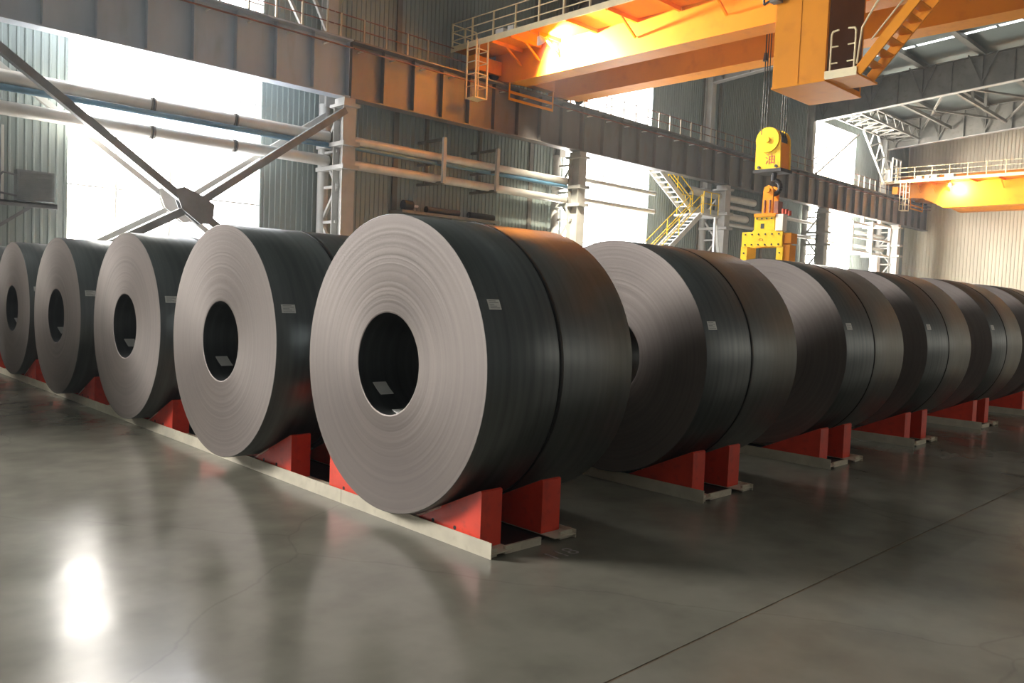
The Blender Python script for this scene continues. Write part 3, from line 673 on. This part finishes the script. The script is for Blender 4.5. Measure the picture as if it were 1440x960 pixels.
# stair rising away from the platform towards the aisle
sd = Vector((0, 2.45-4.25, 9.35-7.28)); sl = sd*1.8
s0 = Vector((cx0+0.05, 4.25, 7.30))
stg = MB().bar(s0, s0+sl, 0.05, 0.24).build('stair_stringer', M['yellow'], cr)
MB().bar(s0+Vector((0.75, 0, 0)), s0+sl+Vector((0.75, 0, 0)), 0.05, 0.24).build('stair_stringer', M['yellow'], cr)
for i in range(1, 16):
    p = s0+sl*(i/16)
    MB().box(p.x, p.x+0.75, p.y-0.13, p.y+0.13, p.z-0.02, p.z+0.02).build('stair_tread', M['yellow'], stg)
MB().path([s0+Vector((0, 0.03, 0.2)), s0+Vector((0, -0.05, 1.05)), s0+Vector((0, -0.35, 1.55)), s0+Vector((0, -0.6, 1.85))+sl*0.5], 0.025, 8).build('stair_handrail', M['railing'], stg)
MB().path([s0+Vector((0.1, -0.25, 0.75)), s0+Vector((0.1, -0.35, 0.85))+sl*0.6], 0.022, 8).build('stair_handrail', M['railing'], stg)
# floodlight with its cable on the cab edge
fd = MB().box(cx0-0.28, cx0-0.05, 6.25, 6.5, 9.35, 9.6).build('floodlight', M['steel_grey'], cr)
MB().box(cx0-0.2, cx0, 6.3, 6.4, 9.6, 10.0).build('floodlight_bracket', M['yellow'], fd)
MB().path([(cx0-0.1, 6.5, 9.5), (cx0-0.1, 6.75, 9.4), (cx0-0.1, 6.78, 9.9), (cx0-0.1, 6.7, 10.6)], 0.03, 6).build('floodlight_cable', M['dark'], fd)

# ------------------------------------------------------------------ hook block, ropes and coil lifter
HX, HY = 21.0, 8.95
t = thing('hook_block', (HX+0.3, HY, 5.9), 'yellow hook block with round sheave cover hanging from the near crane', 'hook block')
arc = [(HY+0.40*math.cos(a), 6.88+0.40*math.sin(a)) for a in [PI*i/14 for i in range(15)]]
poly = [(HY-0.48, 5.98), (HY+0.42, 5.98)]+arc
MB().prism([(HY-0.44, 5.98), (HY+0.44, 5.98)]+[(HY+0.02+0.42*math.cos(PI*i/14), 6.88+0.42*math.sin(PI*i/14)) for i in range(15)], 'x', HX, HX+0.06).build('cheek_plate', M['yellow2'], t)
MB().prism([(HY-0.44, 5.98), (HY+0.44, 5.98)]+[(HY+0.02+0.42*math.cos(PI*i/14), 6.88+0.42*math.sin(PI*i/14)) for i in range(15)], 'x', HX+0.62, HX+0.68).build('cheek_plate', M['yellow2'], t)
MB().prism([(HY-0.40, 6.02), (HY+0.40, 6.02), (HY+0.40, 6.8), (HY-0.40, 6.8)], 'x', HX+0.06, HX+0.62).build('housing', M['yellow'], t)
MB().tube((HX+0.1, HY+0.02, 6.9), (HX+0.58, HY+0.02, 6.9), 0.36, 24).build('sheave', M['black'], t)
cv = MB().tube((HX-0.05, HY+0.03, 6.90), (HX, HY+0.03, 6.90), 0.40, 28).build('sheave_cover', M['yellow2'], t)
MB().tube((HX-0.10, HY+0.03, 6.90), (HX-0.05, HY+0.03, 6.90), 0.09, 16).build('axle_nut', M['yellow2'], cv)
MB().box(HX-0.04, HX+0.72, HY-0.48, HY+0.48, 5.88, 5.98).build('base_plate', M['black'], t)
for y in (HY-0.3, HY+0.3): MB().tube((HX-0.03, y, 6.05), (HX, y, 6.05), 0.05, 10).build('bolt', M['black'], t)
# hook: shank and curved jaw
hk = MB().tube((HX+0.3, HY-0.1, 5.62), (HX+0.3, HY-0.1, 5.9), 0.09, 12).build('hook_shank', M['black'], t)
pts = [(HX+0.3, HY-0.12+0.21*math.sin(a), 5.42+0.22*math.cos(a)) for a in [PI*(-0.05-1.45*i/14) for i in range(15)]]
MB().path(pts, 0.075, 10).build('hook_jaw', M['black'], t)
# red painted character on the cheek plate
def glyph(body, size, m, parent, org, ex, ey, name, thick=0.004):
    """flat lettering laid in the plane spanned by ex, ey"""
    cu = bpy.data.curves.new(name, 'FONT'); cu.body = body; cu.size = size; cu.extrude = thick
    ob = bpy.data.objects.new('tmp', cu); COL.objects.link(ob); bpy.context.view_layer.update()
    dg = bpy.context.evaluated_depsgraph_get(); me = bpy.data.meshes.new_from_object(ob.evaluated_get(dg)); bpy.data.objects.remove(ob)
    ex = Vector(ex); ey = Vector(ey); ez = ex.cross(ey); o = Vector(org)
    for v in me.vertices: v.co = o+ex*v.co.x+ey*v.co.y+ez*v.co.z
    me.materials.clear(); me.materials.append(m)
    ob = bpy.data.objects.new(name, me); COL.objects.link(ob); ob.parent = parent
    w = WL[parent.name]; ob.location = (-w[0], -w[1], -w[2]); WL[ob.name] = (0, 0, 0); return ob
glyph('\u6cb9', 0.36, M['stain_red'], t, (HX-0.004, HY+0.10, 6.16), (0, -1, 0), (0, 0, 1), 'painted_character')
t2 = thing('hoist_ropes', (HX+0.3, HY, 7.2), 'thin dark hoist ropes running up from the hook block', 'rope')
for (dx, dy) in ((0.15, 0.36), (0.3, 0.36), (0.45, 0.36), (0.15, -0.32), (0.3, -0.32), (0.45, -0.32)):
    MB().tube((HX+dx, HY+dy, 6.9), (HX+dx, HY+dy, 11.95), 0.016, 6).build('rope', M['black'], t2)
pc = MB().tube((20.6, 9.0, 9.3), (20.6, 9.0, 9.55), 0.08, 12, 0.05).build('cable_plug', M['black'], tr)
MB().tube((20.6, 9.0, 9.55), (20.6, 9.0, 11.95), 0.02, 6).build('pendant_cable', M['black'], pc)
MB().tube((20.6, 9.0, 7.0), (20.6, 9.0, 9.3), 0.012, 6).build('pendant_cable', M['black'], pc)

t = thing('coil_lifter', (HX+0.3, 9.0, 2.5), 'bright yellow coil lifter tongs hanging from the hook behind the coils', 'lifter')
def bothsides(poly, nm, d=0.06, depth=0.62):
    MB().prism(poly, 'x', HX, HX+d).build(nm, M['yellow2'], t); MB().prism(poly, 'x', HX+depth-d, HX+depth).build(nm, M['yellow2'], t)
MB().prism([(9.72, 3.98), (9.36, 3.98), (9.30, 4.06), (9.30, 4.46), (8.60, 4.46), (8.60, 4.06), (8.52, 3.98), (8.30, 3.98), (8.30, 3.50), (9.72, 3.50)][::-1], 'x', HX, HX+0.08).build('face_plate', M['yellow2'], t)
MB().prism([(9.72, 3.98), (9.30, 3.98), (9.30, 4.46), (8.60, 4.46), (8.60, 3.98), (8.30, 3.98), (8.30, 3.50), (9.72, 3.50)][::-1], 'x', HX+0.55, HX+0.63).build('face_plate', M['yellow2'], t)
MB().box(HX+0.08, HX+0.55, 8.4, 9.6, 3.6, 3.9).build('cross_beam', M['yellow'], t)
MB().box(HX-0.006, HX, 8.95, 9.07, 4.08, 4.24).build('slot_window', M['black'], t)
for (a, b) in ((9.53, 9.75), (8.27, 8.49)):
    lg = MB().box(HX+0.02, HX+0.6, a, b, 2.35, 3.5).build('tong_leg', M['yellow2'], t)
    s = -1 if a > 9 else 1
    MB().box(HX+0.1, HX+0.5, min(a, a+s*0.0)-0.0+(-0.25 if a > 9 else 0.22), (a if a > 9 else b+0.25), 2.35, 2.5).build('lifting_toe', M['yellow2'], lg)
MB().box(HX-0.05, HX+0.67, 8.55, 9.30, 4.46, 4.56).build('top_plate', M['yellow'], t)
for x in (HX+0.1, HX+0.45):
    MB().prism([(9.12, 4.56), (8.74, 4.56), (8.76, 5.30), (8.80, 5.42), (8.93, 5.48), (9.06, 5.42), (9.10, 5.30)][::-1], 'x', x, x+0.07).build('clevis_plate', M['yellow'], t)
MB().tube((HX+0.05, 8.93, 5.32), (HX+0.57, 8.93, 5.32), 0.075, 14).build('clevis_pin', M['yellow'], t)
for y in (8.84, 9.02): MB().box(HX+0.07, HX+0.10, y-0.025, y+0.025, 4.6, 5.0).build('rib', M['rust'], t)
MB().box(HX-0.02, HX+0.25, 8.30, 8.55, 4.0, 4.52).build('control_box', M['white'], t)
for (y, z) in ((8.25, 4.6), (8.36, 4.62), (8.15, 4.55)): MB().tube((HX+0.1, y, z-0.08), (HX+0.1, y, z+0.07), 0.055, 10).build('warning_light', M['stain_red'], t)
MB().box(HX+0.1, HX+0.4, 8.56, 8.70, 4.56, 4.95).build('motor', M['rust'], t)
MB().box(HX+0.1, HX+0.5, 8.05, 8.28, 3.6, 3.92).build('side_actuator', M['yellow'], t)
MB().box(HX+0.1, HX+0.5, 8.08, 8.27, 2.9, 3.55).build('side_guard', M['yellow'], t)
bolt = MB().tube((-0.02, 0, 0), (0, 0, 0), 0.028, 8).mesh('bolt', M['black'])
for i in range(6):
    y = 8.42+i*0.235
    place(bolt, 'bolt', t, (HX, y, 3.57)); place(bolt, 'bolt', t, (HX, y, 3.90))
for i in range(4): place(bolt, 'bolt', t, (HX, 8.7+i*0.17, 4.40))
for (y) in (9.64, 8.38):
    for z in (3.3, 3.0, 2.7): place(bolt, 'bolt', t, (HX+0.02, y, z))
glyph('\u2b2d', 0.18, M['stain_red'], t, (HX-0.004, 9.12, 3.66), (0, -1, 0), (0, 0, 1), 'faded_emblem')

# ------------------------------------------------------------------ steel coils
R, H0, HOLE = 1.0, 1.0986, 0.344
cache = {}
def coil_meshes(L, seed):
    key = (round(L, 3), seed)
    if key in cache: return cache[key]
    rnd = random.Random(seed); n = 96
    # profile (x, r) around the section: front face rings with uneven wraps, outer wall, back face, bore
    prof = []
    nr = 70; rs = [HOLE+(R-HOLE)*i/nr for i in range(nr+1)]
    off = 0.0; front = []
    for i, r in enumerate(rs):
        off = 0.6*off+rnd.uniform(-0.0003, 0.0003)
        front.append((off, r))
    mb = MB()
    def ring(x, r): return [(x, r*math.cos(2*PI*k/n), r*math.sin(2*PI*k/n)) for k in range(n)]
    def loft(pr, mi, smooth=True):
        mb.cur = mi; vs = []
        for x, r in pr: vs += ring(x, r)
        mb.add(vs, [(j*n+k, j*n+(k+1) % n, (j+1)*n+(k+1) % n, (j+1)*n+k) for j in range(len(pr)-1) for k in range(n)], smooth)
    loft([(front[0][0]+0.003, HOLE)]+front[1:-1]+[(front[-1][0], R-0.004)], 0, False)
    loft([(front[-1][0], R-0.004), (front[-1][0]+0.004, R), (L*0.5, R), (L-0.004, R), (L, R-0.004)], 1)
    loft([(L, R-0.004), (L+0.003, 0.8), (L-0.002, 0.6), (L, HOLE)], 0, False)
    loft([(L, HOLE), (L*0.5, HOLE), (front[0][0]+0.003, HOLE)], 1)
    body = mb.mesh('wound_strip', [M['coil_face'], M['coil_side']])
    # strap
    mb = MB(); vs = []
    xs = L*0.465; w = 0.017
    loft2 = [(xs-w, R), (xs-w, R+0.004), (xs+w, R+0.004), (xs+w, R)]
    for x, r in loft2: vs += ring(x, r)
    mb.add(vs, [(j*n+k, j*n+(k+1) % n, (j+1)*n+(k+1) % n, (j+1)*n+k) for j in range(3) for k in range(n)], True)
    strap = mb.mesh('binding_strap', M['strap'])
    cache[key] = (body, strap); return cache[key]
def patch(x0, x1, a0, a1, r, dr=0.003, skew=0.0):
    """paper laid on a cylinder; angle measured from -Y upwards"""
    mb = MB(); vs = []; m = 6
    for i in range(m+1):
        a = math.radians(a0+(a1-a0)*i/m); s = skew*i/m
        for x in (x0+s, x1+s):
            for rr in (r, r+dr): vs.append((x, -rr*math.cos(a), rr*math.sin(a)))
    fs = []
    for i in range(m):
        o = 4*i; fs += [(o+1, o+3, o+7, o+5), (o, o+4, o+6, o+2), (o, o+1, o+5, o+4), (o+2, o+6, o+7, o+3)]
    fs += [(0, 2, 3, 1), (4*m, 4*m+1, 4*m+3, 4*m+2)]
    mb.add(vs, fs); return mb
lab_me = patch(0.07, 0.17, 23.6, 27.4, R, 0.003).mesh('paper_label', M['paper'])
lab2_me = patch(0.06, 0.18, 16.4, 20.4, R, 0.003).mesh('paper_label', M['paper'])
prn_me = {}
for key, (x0, x1, a0, a1) in {'hi': (0.07, 0.17, 23.6, 27.4), 'lo': (0.06, 0.18, 16.4, 20.4)}.items():
    mb = MB()
    for i in range(5):
        a = a0+(a1-a0)*(0.14+0.17*i); q = patch(x0+0.012, x1-0.012-0.02*(i % 3), a, a+(a1-a0)*0.045, R+0.003, 0.0006)
        mb.add(q.v, q.f)
    prn_me[key] = mb.mesh('label_print', M['print'])
in_me = patch(0.10, 0.21, 180+28, 180+45, HOLE-0.004, 0.003, 0.03).mesh('bore_label', M['paper'])
def coil(x, y, L, seed, label, group, hi=False, detail=True):
    t = thing('steel_coil', (x, y, 0.0986), label, 'steel coil', group)
    body, strap = coil_meshes(L, seed)
    c = (x, y, H0)
    o = place(body, 'wound_strip', t, c); place(strap, 'binding_strap', t, c)
    if detail:
        lb = place(lab_me if hi else lab2_me, 'paper_label', t, c); place(prn_me['hi' if hi else 'lo'], 'label_print', lb, c)
        place(in_me, 'bore_label', t, c)
    return t
G1 = 'coils in the front row'; G2 = 'coils in the right hand line'
c0 = coil(0.0, 0.0, 1.375, 1, 'largest nearest dark steel coil with pale ringed end and square paper label', G1, True)
sc_me = patch(0.12, 0.24, 180+75, 180+100, HOLE-0.004, 0.003, -0.03).mesh('bore_scrap', M['paper'])
place(sc_me, 'bore_scrap', c0, (0, 0, H0))
coil(-0.11, 2.3025, 1.45, 2, 'second steel coil from the nearest in the front row', G1)
coil(-0.07, 4.7183, 1.45, 3, 'third front row coil, between the second and fourth from the nearest', G1)
coil(-0.09, 7.121, 1.45, 4, 'fourth front row coil, half in shade with a lit upper end', G1)
coil(0.0, 9.70, 1.45, 5, 'leftmost visible front row coil, cut by the picture edge', G1)
coil(-0.05, 12.15, 1.45, 6, 'front row coil just outside the left picture edge', G1, detail=False)
coil(2.324, 0.0, 1.48, 2, 'steel coil directly behind the largest one, its end mostly hidden', G2)
coil(4.853, 0.0, 1.47, 3, 'third coil in the line running right from the largest one', G2)
coil(7.068, 0.0, 1.57, 4, 'fourth coil in the line running right from the largest one', G2)
coil(9.551, 0.0, 1.47, 5, 'fifth coil in the right hand line, near the right picture edge', G2)
coil(12.0, 0.0, 1.47, 6, 'farthest coil of the right hand line, cut by the picture edge', G2)
for xx in (2.324, 4.853, 7.068, 9.551, 12.0):
    for yy in (2.3025, 4.7183, 7.121, 9.70):
        coil(xx, yy, 1.47, 6, 'dark steel coil deeper in the block behind the front row', 'coils hidden behind the front coils', detail=False)
# a further stacked block beyond the left picture edge shades the left coils
for yy in (8.0, 10.4, 12.8, 15.2, 17.6):
    coil(-4.3, yy, 1.45, 6, 'dark steel coil on the floor in a stacked block beyond the left picture edge', 'coils beyond the left picture edge', detail=False)
for yy in (9.2, 11.6, 14.0, 16.4):
    t = coil(-4.3, yy, 1.45, 6, 'smaller dark steel coil on top of a stacked block beyond the left picture edge', 'upper coils beyond the left picture edge', detail=False)
    t.scale = (1, 0.75, 0.75); t.location.z = H0+1.274-0.75

# ------------------------------------------------------------------ racks: kerbs and red chocks
slope = math.tan(math.radians(25)); ztan = H0-math.cos(math.radians(25)); ytan = math.sin(math.radians(25))
def wz(d): return ztan+slope*(d-ytan)-0.002
ck = {}
for s in (-1, 1):
    d0, d1 = 0.22, 0.86
    poly = [(s*d0, 0.03), (s*d1, 0.03), (s*d1, wz(d1)-0.015), (s*(d1-0.015), wz(d1-0.015)), (s*d0, wz(d0))]
    ck[s] = MB().prism(poly if s > 0 else poly[::-1], 'x', 0, 0.175).mesh('chock', M['red'])
    e = MB(); e.prism([(s*(d0-0.002), wz(d0)-0.012), (s*(d0+0.26), wz(d0+0.26)-0.012), (s*(d0+0.26), wz(d0+0.26)+0.0015), (s*(d0-0.002), wz(d0)+0.0015)], 'x', -0.003, 0.012)
    ck[('w', s)] = e.mesh('worn_edge', M['redwear'])
bolt2 = MB().tube((0, 0, 0), (0.004, 0, 0), 0.014, 10).mesh('bolt_hole', M['dark'])
def rack(x, ys, y_end, label, front=False):
    ya = -0.99
    t = thing('coil_rack', (x+0.4, 0, 0), label, 'coil rack', 'coil racks on the floor')
    # pale angle kerb in lengths, with a gap line between the lengths
    cuts = [ya, 0.66, 3.3, 6.0, 8.7, y_end]
    cuts = [c for c in cuts if c < y_end]+[y_end]
    for p, q in zip(cuts[:-1], cuts[1:]):
        mb = MB(); mb.box(x+0.095, x+0.101, p+0.002, q-0.002, 0, 0.10); mb.box(x+0.101, x+0.30, p+0.002, q-0.002, 0.024, 0.03); mb.build('front_kerb', M['kerb'], t)
        mb = MB(); mb.box(x+0.86, x+0.866, p+0.002, q-0.002, 0, 0.055); mb.box(x+0.66, x+0.86, p+0.002, q-0.002, 0.024, 0.03); mb.build('rear_kerb', M['kerb'], t)
    for (a, b, h) in ((0.103, 0.17, 0.05), (0.24, 0.56, 0.05), (0.74, 0.86, 0.05)):
        MB().box(x+a, x+b, ya+0.03, ya+0.05, 0, h).build('end_bar', M['kerb'], t)
    MB().box(x+0.3, x+0.66, ya+0.1, y_end, 0.0, 0.012).build('drain_plate', M['black'], t)
    for y in ys:
        for s in (-1, 1):
            for dx in (0.118, 0.66):
                c = place(ck[s], 'chock', t, (x+dx, y, 0))
                if front and dx < 0.3: place(ck[('w', s)], 'worn_edge', c, (x+dx, y, 0))
        if front:
            for d in (-0.62, -0.40, 0.45, 0.66): place(bolt2, 'bolt_hole', t, (x+0.1165, y+d, 0.108))
YS = [0, 2.3025, 4.7183, 7.121, 9.70, 12.15]
rack(0.0, YS, 13.4, 'red chock rack with a cream kerb under the front row of coils', True)
rack(2.30, YS[:5], 11, 'red chock rack under the coil directly behind the largest one')
rack(4.56, YS[:5], 11, 'red chock rack under the third coil of the right hand line')
rack(6.77, YS[:5], 11, 'red chock rack under the fourth coil of the right hand line')
rack(9.25, YS[:5], 11, 'red chock rack under the fifth coil near the right picture edge')
rack(11.7, YS[:5], 11, 'red chock rack under the farthest coil at the right picture edge')
t = thing('coil_rack', (-3.9, 13, 0), 'red chock rack beyond the left picture edge', 'coil rack', 'coil racks on the floor')
for y in (8.0, 10.4, 12.8, 15.2, 17.6):
    for s in (-1, 1):
        for dx in (0.118, 0.66): place(ck[s], 'chock', t, (-4.3+dx, y, 0))
MB().box(-4.205, -4.2, 6.9, 18.7, 0, 0.10).build('front_kerb', M['kerb'], t)

# worn stencilled number on the floor beside the front rack
g = bpy.data.objects.new('floor_stencil', None); COL.objects.link(g); g.location = (0.5, -1.12, 0.0); WL[g.name] = (0.5, -1.12, 0.0)
tag(g, 'worn stencilled number on the floor by the nearest rack end', 'floor marking')
glyph('118', 0.17, M['floor_mark'], g, (0.40, -1.22, 0.001), (1, 0, 0), (0, 1, 0), 'stencil_digits', 0.0006)
